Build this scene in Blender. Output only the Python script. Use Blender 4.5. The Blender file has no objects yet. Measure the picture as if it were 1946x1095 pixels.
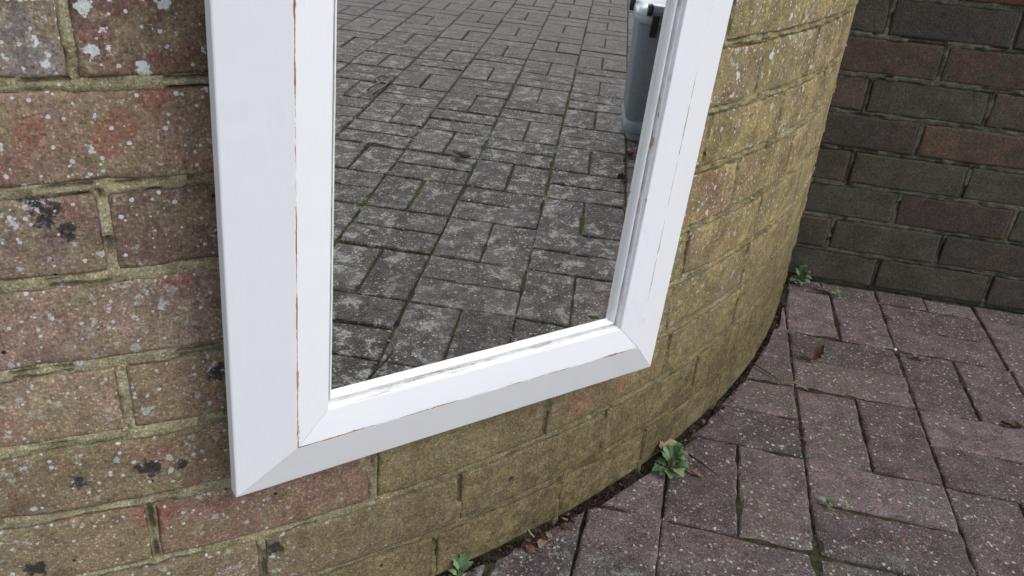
import bpy, bmesh, math, random
import numpy as np
from mathutils import Vector, Matrix, Euler

random.seed(7)
rng = np.random.default_rng(7)
scene = bpy.context.scene
COL = scene.collection

# ------------------------------------------------------------------ camera
CAM_H = 0.75884
PITCH, ROLL = 0.47254, 0.086369
cam_d = bpy.data.cameras.new("camera")
cam_d.sensor_width = 36.0
cam_d.lens = 1543.78 / 1946.0 * 36.0
cam_d.clip_start = 0.02
cam_d.clip_end = 400.0
cam_o = bpy.data.objects.new("camera", cam_d)
COL.objects.link(cam_o)
cam_o.matrix_world = Matrix.Translation((0, 0, CAM_H)) @ (Matrix.Rotation(math.pi / 2 - PITCH, 4, 'X') @ Matrix.Rotation(ROLL, 4, 'Z'))
scene.camera = cam_o

# ------------------------------------------------------------------ sky, sun, exposure (overcast day)
SUN_EL, SUN_AZ = math.radians(42), math.radians(113)          # azimuth clockwise from +Y
world = bpy.data.worlds.new("World")
scene.world = world
world.use_nodes = True
wn = world.node_tree
wn.nodes.clear()
w_out = wn.nodes.new("ShaderNodeOutputWorld")
w_bg = wn.nodes.new("ShaderNodeBackground")
w_hs = wn.nodes.new("ShaderNodeHueSaturation")
w_sky = wn.nodes.new("ShaderNodeTexSky")
w_sky.sky_type = 'NISHITA'
w_sky.sun_disc = False
w_sky.sun_elevation = SUN_EL
w_sky.sun_rotation = SUN_AZ
w_sky.air_density = 1.0
w_sky.dust_density = 1.0
w_hs.inputs['Saturation'].default_value = 0.36                # cloud cover: a nearly white sky
w_bg.inputs['Strength'].default_value = 0.14
wn.links.new(w_sky.outputs[0], w_hs.inputs['Color'])
wn.links.new(w_hs.outputs[0], w_bg.inputs['Color'])
wn.links.new(w_bg.outputs[0], w_out.inputs['Surface'])

sun_d = bpy.data.lights.new("sun", 'SUN')
sun_d.energy = 0.95
sun_d.angle = math.radians(30)
sun_d.color = (1.0, 0.99, 0.985)
sun_o = bpy.data.objects.new("sun", sun_d)
COL.objects.link(sun_o)
sun_dir = Vector((math.sin(SUN_AZ) * math.cos(SUN_EL), math.cos(SUN_AZ) * math.cos(SUN_EL), math.sin(SUN_EL)))
sun_o.rotation_euler = sun_dir.to_track_quat('Z', 'Y').to_euler()
sun_o.location = sun_dir * 20

scene.view_settings.view_transform = 'Standard'
scene.view_settings.look = 'None'
scene.view_settings.gamma = 1.0
scene.view_settings.use_curve_mapping = False
scene.view_settings.exposure = 0.68

# ------------------------------------------------------------------ measured layout
U, V = 0.2021, 0.20496                 # paver module (two blocks) along / across
U = 0.2025
GO, GYAW = np.array([0.5476, 1.4063]), -0.19872
E1 = np.array([math.cos(GYAW), math.sin(GYAW)])
E2 = np.array([-math.sin(GYAW), math.cos(GYAW)])
CEN, RAD = np.array([-1.0690, 2.1137]), 1.7332     # curved wall, plan
BW0, BWA = np.array([0.6647, 1.655]), math.radians(-10.3)
BD = np.array([math.cos(BWA), math.sin(BWA)])
BN = np.array([math.sin(BWA), -math.cos(BWA)])     # faces the yard
COURSE = 0.0755
MN = np.array([0.59976917, -0.79992099, -0.02008357])
MN /= np.linalg.norm(MN)
MD = 0.56237
CAMP = np.array([0, 0, CAM_H])


def gpt(i, j):
    return GO + E1 * (i * U) - E2 * (j * V)


# ------------------------------------------------------------------ helpers
def smooth(a, b, x):
    t = np.clip((x - a) / (b - a), 0, 1)
    return t * t * (3 - 2 * t)


_LAT = {}


def vnoise(x, y, seed=0):
    """value noise in [-1,1], vectorised"""
    if seed not in _LAT:
        _LAT[seed] = np.random.default_rng(1000 + seed).uniform(-1, 1, (256, 256))
    L = _LAT[seed]
    xi = np.floor(x).astype(int); yi = np.floor(y).astype(int)
    fx = x - xi; fy = y - yi
    fx = fx * fx * (3 - 2 * fx); fy = fy * fy * (3 - 2 * fy)
    a = L[xi & 255, yi & 255]; b = L[(xi + 1) & 255, yi & 255]
    c = L[xi & 255, (yi + 1) & 255]; d = L[(xi + 1) & 255, (yi + 1) & 255]
    return (a * (1 - fx) + b * fx) * (1 - fy) + (c * (1 - fx) + d * fx) * fy


def fbm(x, y, seed=0, octs=4):
    s = 0; a = 1.0; n = 0
    for k in range(octs):
        s = s + a * vnoise(x * 2 ** k + 17.3 * k, y * 2 ** k - 9.1 * k, seed + k)
        n += a; a *= 0.55
    return s / n


def mesh_obj(name, verts, faces, mat=None, parent=None, smooth_shade=False, color=None, link=True):
    me = bpy.data.meshes.new(name)
    me.from_pydata([tuple(map(float, v)) for v in verts], [], [tuple(int(i) for i in f) for f in faces])
    me.update()
    if smooth_shade:
        me.polygons.foreach_set('use_smooth', [True] * len(me.polygons))
    if mat:
        me.materials.append(mat)
    o = bpy.data.objects.new(name, me)
    COL.objects.link(o)
    if parent is not None:
        o.parent = parent
    if color is not None:
        o.color = (color[0], color[1], color[2], 1.0)
    return o


def fast_grid(name, P, mat, parent):
    """P: (m,n,3) array -> smooth grid mesh"""
    m, n = P.shape[:2]
    idx = np.arange(m * n).reshape(m, n)
    q = np.stack([idx[:-1, :-1], idx[1:, :-1], idx[1:, 1:], idx[:-1, 1:]], -1).reshape(-1, 4)
    me = bpy.data.meshes.new(name)
    me.vertices.add(m * n)
    me.vertices.foreach_set('co', P.reshape(-1).astype(np.float32))
    me.loops.add(q.size)
    me.loops.foreach_set('vertex_index', q.reshape(-1).astype(np.int32))
    me.polygons.add(len(q))
    me.polygons.foreach_set('loop_start', (np.arange(len(q)) * 4).astype(np.int32))
    me.polygons.foreach_set('loop_total', np.full(len(q), 4, np.int32))
    me.polygons.foreach_set('use_smooth', np.ones(len(q), bool))
    me.update(calc_edges=True)
    me.validate()
    me.materials.append(mat)
    o = bpy.data.objects.new(name, me)
    COL.objects.link(o)
    if parent is not None:
        o.parent = parent
    return o


def empty(name, loc=(0, 0, 0), rot=None):
    o = bpy.data.objects.new(name, None)
    o.empty_display_size = 0.05
    COL.objects.link(o)
    o.location = loc
    if rot is not None:
        o.rotation_euler = rot
    return o


def tag(o, label=None, cat=None, group=None, kind=None):
    if label: o['label'] = label
    if cat: o['category'] = cat
    if group: o['group'] = group
    if kind: o['kind'] = kind
    return o


# ------------------------------------------------------------------ node helper
class NT:
    def __init__(self, name):
        self.m = bpy.data.materials.new(name)
        self.m.use_nodes = True
        self.t = self.m.node_tree
        self.t.nodes.clear()
        self.out = self.t.nodes.new("ShaderNodeOutputMaterial")
        self.b = self.t.nodes.new("ShaderNodeBsdfPrincipled")
        self.t.links.new(self.b.outputs[0], self.out.inputs[0])

    def n(self, typ, **kw):
        x = self.t.nodes.new(typ)
        for k, v in kw.items():
            setattr(x, k, v)
        return x

    def l(self, a, b):
        self.t.links.new(a, b)

    def setin(self, sock, v):
        if isinstance(v, bpy.types.NodeSocket):
            self.l(v, sock)
        elif isinstance(v, (tuple, list)):
            if sock.type == 'RGBA':
                sock.default_value = (v[0], v[1], v[2], 1.0)
            else:
                sock.default_value = v
        else:
            sock.default_value = v

    def pos(self):
        return self.n("ShaderNodeNewGeometry").outputs['Position']

    def math(self, op, a, b=None, c=None, clamp=False):
        x = self.n("ShaderNodeMath", operation=op, use_clamp=clamp)
        self.setin(x.inputs[0], a)
        if b is not None: self.setin(x.inputs[1], b)
        if c is not None: self.setin(x.inputs[2], c)
        return x.outputs[0]

    def vmath(self, op, a, b=None):
        x = self.n("ShaderNodeVectorMath", operation=op)
        self.setin(x.inputs[0], a)
        if b is not None: self.setin(x.inputs[1], b)
        return x.outputs[0]

    def noise(self, vec, scale, detail=4, rough=0.55, dist=0.0, col=False):
        x = self.n("ShaderNodeTexNoise")
        self.l(vec, x.inputs['Vector'])
        x.inputs['Scale'].default_value = scale
        x.inputs['Detail'].default_value = detail
        x.inputs['Roughness'].default_value = rough
        x.inputs['Distortion'].default_value = dist
        return x.outputs['Color' if col else 'Fac']

    def voro(self, vec, scale, feature='F1', rand=1.0):
        x = self.n("ShaderNodeTexVoronoi", feature=feature)
        self.l(vec, x.inputs['Vector'])
        x.inputs['Scale'].default_value = scale
        x.inputs['Randomness'].default_value = rand
        return x

    def ramp(self, v, lo, hi, a=0.0, b=1.0, interp='SMOOTHSTEP'):
        x = self.n("ShaderNodeMapRange", interpolation_type=interp, clamp=True)
        self.setin(x.inputs['Value'], v)
        self.setin(x.inputs['From Min'], lo); self.setin(x.inputs['From Max'], hi)
        self.setin(x.inputs['To Min'], a); self.setin(x.inputs['To Max'], b)
        return x.outputs[0]

    def mix(self, f, a, b, blend='MIX'):
        x = self.n("ShaderNodeMix", data_type='RGBA', blend_type=blend)
        self.setin(x.inputs[0], f)
        self.setin(x.inputs[6], a); self.setin(x.inputs[7], b)
        return x.outputs[2]

    def scale(self, col, f):
        x = self.n("ShaderNodeVectorMath", operation='SCALE')
        self.setin(x.inputs[0], col)
        self.setin(x.inputs['Scale'], f)
        return x.outputs[0]

    def bump(self, h, strength, dist, prev=None):
        x = self.n("ShaderNodeBump")
        x.inputs['Strength'].default_value = strength
        x.inputs['Distance'].default_value = dist
        self.l(h, x.inputs['Height'])
        if prev is not None: self.l(prev, x.inputs['Normal'])
        return x.outputs[0]

    def sep(self, v):
        x = self.n("ShaderNodeSeparateXYZ")
        self.l(v, x.inputs[0])
        return x.outputs

    def done(self, color, rough=0.9, normal=None, spec=0.3):
        self.setin(self.b.inputs['Base Color'], color)
        self.setin(self.b.inputs['Roughness'], rough)
        self.b.inputs['Specular IOR Level'].default_value = spec
        if normal is not None: self.l(normal, self.b.inputs['Normal'])
        return self.m


def lichen(N, P, cells, rmin, rmax, keep, warp=0.004, wscale=90):
    """mask of rounded crusts, one per kept voronoi cell"""
    wv = N.vmath('SUBTRACT', N.noise(P, wscale, 3, 0.7, col=True), (0.5, 0.5, 0.5))
    wv = N.vmath('ADD', P, N.scale(wv, warp))
    v = N.voro(wv, cells)
    c = N.sep(v.outputs['Color'])
    rad = N.ramp(c[0], 0, 1, rmin, rmax, 'LINEAR')
    kept = N.math('LESS_THAN', c[1], keep)
    d = N.math('SUBTRACT', rad, v.outputs['Distance'])
    return N.math('MULTIPLY', N.ramp(d, 0.0, 0.05), kept)


def granules(N, P, c, cells, lo, hi, warp=0.002):
    wv = N.vmath('ADD', P, N.scale(N.vmath('SUBTRACT', N.noise(P, 300, 2, col=True), (0.5, 0.5, 0.5)), warp))
    v = N.voro(wv, cells)
    k = N.sep(v.outputs['Color'])
    f = N.ramp(N.math('POWER', k[0], 1.6), 0, 1, lo, hi, 'LINEAR')
    e = N.ramp(v.outputs['Distance'], 0.25, 0.6, 1.0, 0.0)
    return N.scale(c, N.math('ADD', 1.0, N.math('MULTIPLY', N.math('SUBTRACT', f, 1.0), e))), k


def near_points(N, P, pts, r, warp, wscale):
    """soft mask round a few given spots, edges broken up by noise"""
    wv = N.vmath('ADD', P, N.scale(N.vmath('SUBTRACT', N.noise(P, wscale, 5, 0.7, col=True), (0.5, 0.5, 0.5)), warp))
    m = None
    for p in pts:
        d = N.n("ShaderNodeVectorMath", operation='DISTANCE')
        N.l(wv, d.inputs[0]); d.inputs[1].default_value = p[:3]
        k = N.ramp(d.outputs['Value'], p[3] * r * 0.75, p[3] * r * 1.15, 1.0, 0.0)
        m = k if m is None else N.math('MAXIMUM', m, k)
    return m


BLACKS = [(-.350, .537, .522, 1.2), (-.340, .541, .513, .8), (-.333, .544, .496, .9), (-.249, .587, .351, 1.1), (-.307, .557, .264, 1.2), (-.358, .533, .261, .7),
          (-.216, .605, .131, 1.0), (-.402, .514, .175, 1.1), (-.283, .569, .260, .8), (.018, .764, .111, 0.6), (-.345, .54, .505, .7)]
REDS = [(-.293, .564, .574, 1.0), (-.271, .575, .592, .9), (-.302, .559, .563, .8), (.098, .832, .184, 1.6), (.158, .890, .183, 1.4), (-.310, .556, .213, 1.5), (-.343, .540, .572, .8), (-.271, .575, .452, 1.2)]


def algae_parts(N, P, xyz):
    flank = N.ramp(N.math('ADD', xyz[0], N.math('MULTIPLY', N.math('SUBTRACT', N.noise(P, 7, 3), 0.5), 0.22)), -0.02, 0.34)
    patch = N.ramp(N.noise(P, 12, 6, 0.66, 0.5), 0.34, 0.60, 0.30, 1.0)
    fine = N.noise(P, 75, 6, 0.72)
    algc = N.mix(N.ramp(N.noise(P, 19, 5, 0.65), 0.36, 0.64), (0.180, 0.138, 0.062), (0.330, 0.268, 0.115))
    algc = N.mix(N.ramp(fine, 0.36, 0.64), N.scale(algc, 0.72), N.scale(algc, 1.25))
    alg = N.math('MULTIPLY', N.math('MULTIPLY', flank, patch), 0.86)
    foot = N.ramp(N.math('ADD', xyz[2], N.math('MULTIPLY', N.math('SUBTRACT', N.noise(P, 8, 4), 0.5), 0.18)), 0.02, 0.38, 0.95, 0.0)
    foot = N.math('MULTIPLY', foot, N.ramp(xyz[0], -0.36, 0.06, 0.15, 1.0))
    footc = N.mix(N.ramp(N.noise(P, 15, 6, 0.7), 0.36, 0.62), (0.076, 0.060, 0.031), (0.138, 0.111, 0.054))
    footc = N.mix(N.ramp(fine, 0.38, 0.62), N.scale(footc, 0.72), N.scale(footc, 1.28))
    return alg, algc, foot, footc


def brick_material(name, dark_wall):
    N = NT(name)
    P = N.pos()
    xyz = N.sep(P)
    base = N.n("ShaderNodeObjectInfo").outputs['Color']
    n1 = N.noise(P, 48, 8, 0.70)
    n2 = N.noise(P, 330, 4, 0.72)
    n3 = N.noise(P, 16, 4, 0.6, 0.4)
    if not dark_wall:
        c = N.scale(base, N.ramp(n1, 0.32, 0.68, 0.66, 1.36, 'LINEAR'))
        c = N.mix(N.ramp(n3, 0.55, 0.67, 0, 0.45), c, (0.20, 0.092, 0.068))
        c = N.mix(N.ramp(N.noise(P, 26, 6, 0.7, 0.3), 0.47, 0.62, 0, 0.75), c, (0.205, 0.165, 0.098))
        c = N.mix(N.ramp(N.noise(P, 85, 6, 0.75), 0.53, 0.68, 0, 0.70), c, (0.285, 0.262, 0.185))
        c = N.mix(N.ramp(N.noise(P, 34, 6, 0.72, 0.2), 0.55, 0.70, 0, 0.6), c, (0.085, 0.062, 0.046))
        red = near_points(N, P, REDS, 0.013, 0.022, 60)
        c = N.mix(N.math('MULTIPLY', red, 0.6), c, (0.215, 0.085, 0.066))
        alg, algc, foot, footc = algae_parts(N, P, xyz)
        c = N.mix(alg, c, algc)
        c = N.mix(N.math('MULTIPLY', foot, N.ramp(red, 0, 1, 1.0, 0.5)), c, footc)
        blk = near_points(N, P, BLACKS, 0.0085, 0.030, 130)
        c = N.mix(N.math('MULTIPLY', blk, 0.85), c, (0.016, 0.017, 0.022))
    else:  # darker brick tones for the straight wall
        c = N.scale(base, N.ramp(n1, 0.32, 0.68, 0.80, 1.22, 'LINEAR'))
        c = N.mix(N.ramp(n3, 0.42, 0.62, 0, 0.7), c, (0.054, 0.050, 0.037))
        c = N.mix(N.ramp(N.noise(P, 11, 4, 0.65), 0.52, 0.66, 0, 0.5), c, (0.088, 0.058, 0.046))
        c = N.mix(N.ramp(N.noise(P, 30, 5, 0.65), 0.60, 0.78, 0, 0.35), c, (0.105, 0.105, 0.085))
    c = N.scale(c, N.ramp(n2, 0.30, 0.70, 0.58, 1.45, 'LINEAR'))
    c, kg = granules(N, P, c, 430 if not dark_wall else 300, 0.66, 1.85 if not dark_wall else 1.5)
    pit = N.voro(P, 75)
    pc = N.sep(pit.outputs['Color'])
    pm = N.math('MULTIPLY', N.math('LESS_THAN', pc[0], 0.07), N.ramp(pit.outputs['Distance'], 0.08, 0.17, 1.0, 0.0))
    c = N.mix(pm, c, (0.020, 0.010, 0.008))
    if not dark_wall:
        dens = N.ramp(N.noise(P, 8, 3, 0.6), 0.36, 0.60)
        up = N.math('MAXIMUM', N.ramp(xyz[2], 0.12, 0.5, 0.10, 1.0), N.ramp(xyz[0], -0.30, -0.05, 0.9, 0.0))
        big = N.math('MULTIPLY', lichen(N, P, 40, 0.06, 0.26, 0.42, 0.011, 170), N.math('ADD', N.math('MULTIPLY', dens, 0.6), 0.4))
        small = N.math('MULTIPLY', lichen(N, P, 110, 0.05, 0.40, 0.30, 0.010, 300), N.math('ADD', N.math('MULTIPLY', dens, 0.70), 0.30))
        tiny = N.math('MULTIPLY', lichen(N, P, 230, 0.12, 0.46, 0.17, 0.002, 400), 0.9)
        crust = N.math('MULTIPLY', N.ramp(N.noise(P, 120, 6, 0.8), 0.53, 0.62), N.ramp(N.noise(P, 6.5, 3, 0.6), 0.50, 0.62))
        left = N.ramp(xyz[0], -0.30, -0.05, 1.0, 0.0)
        crust = N.math('MULTIPLY', crust, N.ramp(N.math('ADD', left, N.ramp(xyz[2], 0.50, 0.60, 0, 1.0)), 0, 1, 0.15, 1.0))
        w = N.math('MAXIMUM', N.math('MAXIMUM', big, small), N.math('MAXIMUM', tiny, N.math('MULTIPLY', crust, 0.85)))
        w = N.math('MULTIPLY', w, up)
        c = N.mix(w, c, N.mix(N.ramp(n2, 0.3, 0.7), (0.40, 0.42, 0.42), (0.64, 0.65, 0.65)))
    hsum = N.math('ADD', N.math('MULTIPLY', n1, 0.6), N.math('MULTIPLY', n2, 0.6))
    hsum = N.math('SUBTRACT', hsum, N.math('MULTIPLY', pm, 0.8))
    nrm = N.bump(hsum, 0.5, 0.004)
    return N.done(c, 0.92, nrm, 0.2)


def mortar_material(name, dark_wall):
    N = NT(name)
    P = N.pos()
    xyz = N.sep(P)
    n1 = N.noise(P, 40, 7, 0.70)
    n2 = N.noise(P, 420, 4, 0.75)
    if dark_wall:  # darker mortar tones for the straight wall
        c = N.mix(N.ramp(n1, 0.35, 0.65), (0.075, 0.071, 0.054), (0.140, 0.130, 0.102))
        c = N.mix(N.ramp(N.noise(P, 9, 4), 0.55, 0.68, 0, 0.5), c, (0.080, 0.082, 0.034))
    else:
        c = N.mix(N.ramp(n1, 0.36, 0.64), (0.250, 0.212, 0.128), (0.410, 0.362, 0.232))
        c = N.mix(N.ramp(N.noise(P, 60, 5, 0.75), 0.52, 0.66, 0, 0.7), c, (0.275, 0.285, 0.190))
        c = N.mix(N.ramp(N.noise(P, 22, 5, 0.7), 0.56, 0.70, 0, 0.6), c, (0.150, 0.118, 0.062))
        alg, algc, foot, footc = algae_parts(N, P, xyz)
        c = N.mix(N.math('MULTIPLY', alg, 0.9), c, N.scale(algc, 0.95))
        yel = N.ramp(N.noise(P, 14, 4, 0.6), 0.45, 0.62)
        c = N.mix(foot, c, N.mix(N.math('MULTIPLY', yel, 0.6), footc, (0.205, 0.158, 0.062)))
        w = N.math('MULTIPLY', lichen(N, P, 70, 0.08, 0.30, 0.22, 0.008, 200), N.ramp(xyz[2], 0.1, 0.5, 0.3, 0.9))
        c = N.mix(w, c, (0.52, 0.53, 0.52))
    c = N.scale(c, N.ramp(n2, 0.30, 0.70, 0.55, 1.45, 'LINEAR'))
    c, kg = granules(N, P, c, 420, 0.65, 1.75)
    nrm = N.bump(N.math('ADD', n2, n1), 0.75, 0.004)
    return N.done(c, 0.95, nrm, 0.15)


def paver_material():
    N = NT("paver_concrete")
    P = N.pos()
    xyz = N.sep(P)
    rnd = N.n("ShaderNodeObjectInfo").outputs['Random']
    n1 = N.noise(P, 28, 6, 0.70)
    n2 = N.noise(P, 360, 4, 0.72)
    # the sheltered corner keeps its plum tint, the open drive has weathered grey
    openness = N.ramp(N.math('ADD', xyz[1], N.math('MULTIPLY', N.math('SUBTRACT', N.noise(P, 5, 4), 0.5), 0.35)), 0.84, 0.62)
    plum = N.mix(N.ramp(n1, 0.35, 0.65), (0.108, 0.079, 0.079), (0.202, 0.148, 0.146))
    grey = N.mix(N.ramp(n1, 0.35, 0.65), (0.048, 0.043, 0.039), (0.104, 0.093, 0.086))
    c = N.mix(openness, plum, grey)
    c = N.mix(N.ramp(N.noise(P, 6, 5, 0.65), 0.46, 0.60, 0, 0.6), c, (0.130, 0.116, 0.096))
    c = N.scale(c, N.ramp(rnd, 0, 1, 0.74, 1.26, 'LINEAR'))
    c = N.scale(c, N.ramp(n2, 0.30, 0.70, 0.35, 1.65, 'LINEAR'))
    # exposed aggregate: pale, tan and dark stones
    wv = N.vmath('ADD', P, N.scale(N.vmath('SUBTRACT', N.noise(P, 260, 2, col=True), (0.5, 0.5, 0.5)), 0.006))
    v1 = N.voro(wv, 175)
    k1 = N.sep(v1.outputs['Color'])
    rad = N.ramp(k1[2], 0, 1, 0.16, 0.46, 'LINEAR')
    stone = N.math('MULTIPLY', N.ramp(N.math('SUBTRACT', rad, v1.outputs['Distance']), 0.0, 0.08), N.math('LESS_THAN', k1[0], 0.40))
    scol = N.mix(k1[1], (0.23, 0.205, 0.18), (0.62, 0.60, 0.59))
    scol = N.mix(N.math('LESS_THAN', N.math('FRACT', N.math('MULTIPLY', k1[1], 13.7)), 0.14), scol, (0.36, 0.19, 0.09))
    c = N.mix(N.math('MULTIPLY', stone, 0.9), c, scol)
    v2 = N.voro(wv, 400)
    k2 = N.sep(v2.outputs['Color'])
    grit = N.math('MULTIPLY', N.ramp(v2.outputs['Distance'], 0.2, 0.45, 1.0, 0.0), N.math('LESS_THAN', k2[0], 0.34))
    c = N.mix(N.math('MULTIPLY', grit, 0.8), c, N.mix(k2[1], (0.18, 0.155, 0.145), (0.52, 0.50, 0.48)))
    dark = N.math('MULTIPLY', N.ramp(v2.outputs['Distance'], 0.25, 0.45, 1.0, 0.0), N.math('GREATER_THAN', k2[0], 0.78))
    c = N.mix(N.math('MULTIPLY', dark, 0.75), c, (0.020, 0.016, 0.015))
    # pale lichen bloom on the drive side, in frayed patches a few centimetres across
    pat = N.ramp(N.noise(P, 24, 8, 0.76, 0.2), 0.515, 0.585)
    area = N.math('MULTIPLY', N.ramp(N.noise(P, 2.4, 2, 0.5), 0.30, 0.52, 0.12, 1.0), openness)
    near = N.ramp(xyz[0], 1.9, 3.2, 1.0, 0.30)
    li = N.math('MULTIPLY', N.math('MULTIPLY', pat, area), near)
    li = N.math('MULTIPLY', li, N.ramp(N.noise(P, 190, 5, 0.75), 0.38, 0.58, 0.05, 0.95))
    c = N.mix(li, c, (0.42, 0.43, 0.41))
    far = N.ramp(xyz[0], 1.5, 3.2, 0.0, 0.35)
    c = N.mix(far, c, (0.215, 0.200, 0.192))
    h = N.math('ADD', N.math('MULTIPLY', n2, 0.8), N.math('ADD', N.math('MULTIPLY', stone, 0.25), N.math('MULTIPLY', dark, -0.4)))
    nrm = N.bump(h, 0.75, 0.004)
    return N.done(c, 0.85, nrm, 0.25)


def joint_material():
    N = NT("joint_soil")
    P = N.pos()
    xyz = N.sep(P)
    n1 = N.noise(P, 60, 5, 0.7)
    c = N.mix(N.ramp(n1, 0.35, 0.7), (0.024, 0.018, 0.014), (0.100, 0.078, 0.064))
    op = N.ramp(N.math('SUBTRACT', xyz[0], xyz[1]), -0.6, 0.1)
    moss = N.math('MULTIPLY', N.ramp(N.noise(P, 9, 5, 0.7), 0.42, 0.56), N.ramp(op, 0, 1, 0.2, 0.75))
    c = N.mix(moss, c, N.mix(n1, (0.035, 0.055, 0.014), (0.085, 0.12, 0.035)))
    nrm = N.bump(N.noise(P, 260, 4, 0.7), 0.8, 0.006)
    return N.done(c, 1.0, nrm, 0.1)


def ground_material():
    N = NT("yard_ground")
    P = N.pos()
    c = N.mix(N.ramp(N.noise(P, 1.3, 8, 0.65), 0.35, 0.65), (0.055, 0.05, 0.042), (0.10, 0.092, 0.08))
    c = N.scale(c, N.ramp(N.noise(P, 90, 4, 0.7), 0.3, 0.7, 0.6, 1.4))
    return N.done(c, 0.95, N.bump(N.noise(P, 90, 4, 0.7), 0.6, 0.01), 0.2)


def paint_material():
    N = NT("worn_white_paint")
    at = N.n("ShaderNodeAttribute", attribute_name="wear").outputs['Fac']
    al = N.n("ShaderNodeAttribute", attribute_name="along").outputs['Fac']
    ac = N.n("ShaderNodeAttribute", attribute_name="across").outputs['Fac']
    hv = N.n("ShaderNodeAttribute", attribute_name="heavy").outputs['Fac']
    rnd = N.n("ShaderNodeObjectInfo").outputs['Random']
    comb = N.n("ShaderNodeCombineXYZ")
    N.l(N.math('MULTIPLY', al, 1.0), comb.inputs[0])
    N.l(N.math('MULTIPLY', ac, 9.0), comb.inputs[1])
    N.l(N.math('MULTIPLY', rnd, 30.0), comb.inputs[2])
    vec = comb.outputs[0]
    dash = N.noise(vec, 18, 3, 0.6)                      # long rubbed dashes
    edge = N.noise(vec, 110, 4, 0.7)
    thr = N.math('ADD', N.math('MULTIPLY', dash, 1.35), N.math('MULTIPLY', N.math('SUBTRACT', edge, 0.5), 0.75))
    # ridge wear
    m1 = N.ramp(N.math('ADD', thr, N.math('MULTIPLY', N.math('SUBTRACT', at, 1.0), 0.50)), 0.60, 0.63)
    m1 = N.math('MULTIPLY', m1, N.math('GREATER_THAN', at, 0.02))
    # moulding wear, streaky
    comb2 = N.n("ShaderNodeCombineXYZ")
    N.l(al, comb2.inputs[0])
    N.l(N.math('MULTIPLY', ac, 60.0), comb2.inputs[1])
    N.l(N.math('MULTIPLY', rnd, 17.0), comb2.inputs[2])
    s = N.noise(comb2.outputs[0], 26, 6, 0.75)
    m2 = N.math('MULTIPLY', N.ramp(s, 0.50, 0.60), N.math('MULTIPLY', hv, N.ramp(dash, 0.42, 0.60, 0.12, 1.0)))
    m = N.math('MAXIMUM', m1, m2)
    wood = N.mix(N.ramp(edge, 0.35, 0.65), (0.16, 0.075, 0.035), (0.42, 0.21, 0.095))
    comb3 = N.n("ShaderNodeCombineXYZ")
    N.l(N.math('MULTIPLY', al, 6.0), comb3.inputs[0]); N.l(N.math('MULTIPLY', ac, 160.0), comb3.inputs[1]); N.l(rnd, comb3.inputs[2])
    brush = N.noise(comb3.outputs[0], 6, 4, 0.6)
    paint = N.mix(N.ramp(brush, 0.3, 0.7), (0.735, 0.745, 0.765), (0.755, 0.765, 0.785))
    groove_grey = N.math('MULTIPLY', N.math('POWER', hv, 4.0), N.ramp(N.noise(vec, 34, 4, 0.7), 0.38, 0.62, 0.15, 0.55))  # greyer paint tone in the inner groove
    paint = N.mix(groove_grey, paint, (0.40, 0.40, 0.40))
    paint = N.mix(N.ramp(N.noise(N.pos(), 9, 4), 0.45, 0.7, 0, 0.25), paint, (0.715, 0.72, 0.735))
    c = N.mix(m, paint, wood)
    h = N.math('SUBTRACT', N.math('MULTIPLY', brush, 0.06), m)
    nrm = N.bump(h, 0.25, 0.0012)
    return N.done(c, N.ramp(m, 0, 1, 0.5, 0.8), nrm, 0.35)


def simple(name, col, rough, spec=0.4, nscale=60, amt=0.15, bump=0.0, metallic=0.0):
    N = NT(name)
    co = N.n("ShaderNodeTexCoord").outputs['Object']
    n1 = N.noise(co, nscale, 5, 0.6)
    c = N.mix(N.ramp(n1, 0.3, 0.7), tuple(x * (1 - amt) for x in col), tuple(x * (1 + amt) for x in col))
    N.b.inputs['Metallic'].default_value = metallic
    return N.done(c, rough, N.bump(n1, bump, 0.002) if bump else None, spec)


def leaf_material(name, a, b, rough=0.55, trans=0.0):
    N = NT(name)
    co = N.n("ShaderNodeTexCoord").outputs['Object']
    rnd = N.n("ShaderNodeObjectInfo").outputs['Random']
    f = N.math('ADD', N.math('MULTIPLY', N.noise(co, 160, 4, 0.6), 0.6), N.math('MULTIPLY', rnd, 0.4))
    c = N.mix(N.ramp(f, 0.3, 0.75), a, b)
    return N.done(c, rough, N.bump(N.noise(co, 300, 3), 0.3, 0.001), 0.35)


M_BRICK = brick_material("weathered_brick", False)
M_BRICK_D = brick_material("dark_brick", True)
M_MORT = mortar_material("lime_mortar", False)
M_MORT_D = mortar_material("dark_mortar", True)
M_PAVER = paver_material()
M_JOINT = joint_material()
M_GROUND = ground_material()
M_PAINT = paint_material()
M_BACK = simple("backing_board", (0.28, 0.19, 0.11), 0.8)
M_BIN = simple("grey_bin_plastic", (0.19, 0.23, 0.265), 0.42, 0.45, 140, 0.10, 0.15)
M_LID = simple("pale_grey_lid_plastic", (0.36, 0.42, 0.46), 0.30, 0.5, 140, 0.06, 0.08)
M_BLACK = simple("black_plastic", (0.012, 0.013, 0.015), 0.4, 0.5)
M_TUBE = simple("slate_grip_plastic", (0.15, 0.18, 0.21), 0.36, 0.5)
M_HIGHLIGHT = simple("white_highlight", (0.78, 0.78, 0.77), 0.35, 0.5, 40, 0.05)  # white that stands in for the bright highlight on the lid
M_GREEN = leaf_material("weed_leaf", (0.085, 0.140, 0.060), (0.19, 0.27, 0.13))
M_STEM = leaf_material("weed_stem", (0.11, 0.17, 0.05), (0.17, 0.22, 0.08))
M_DRY = leaf_material("dry_leaf", (0.13, 0.075, 0.048), (0.33, 0.205, 0.145), 0.75)
M_DRYRED = leaf_material("rust_leaf", (0.075, 0.022, 0.013), (0.16, 0.05, 0.03), 0.6)
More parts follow.
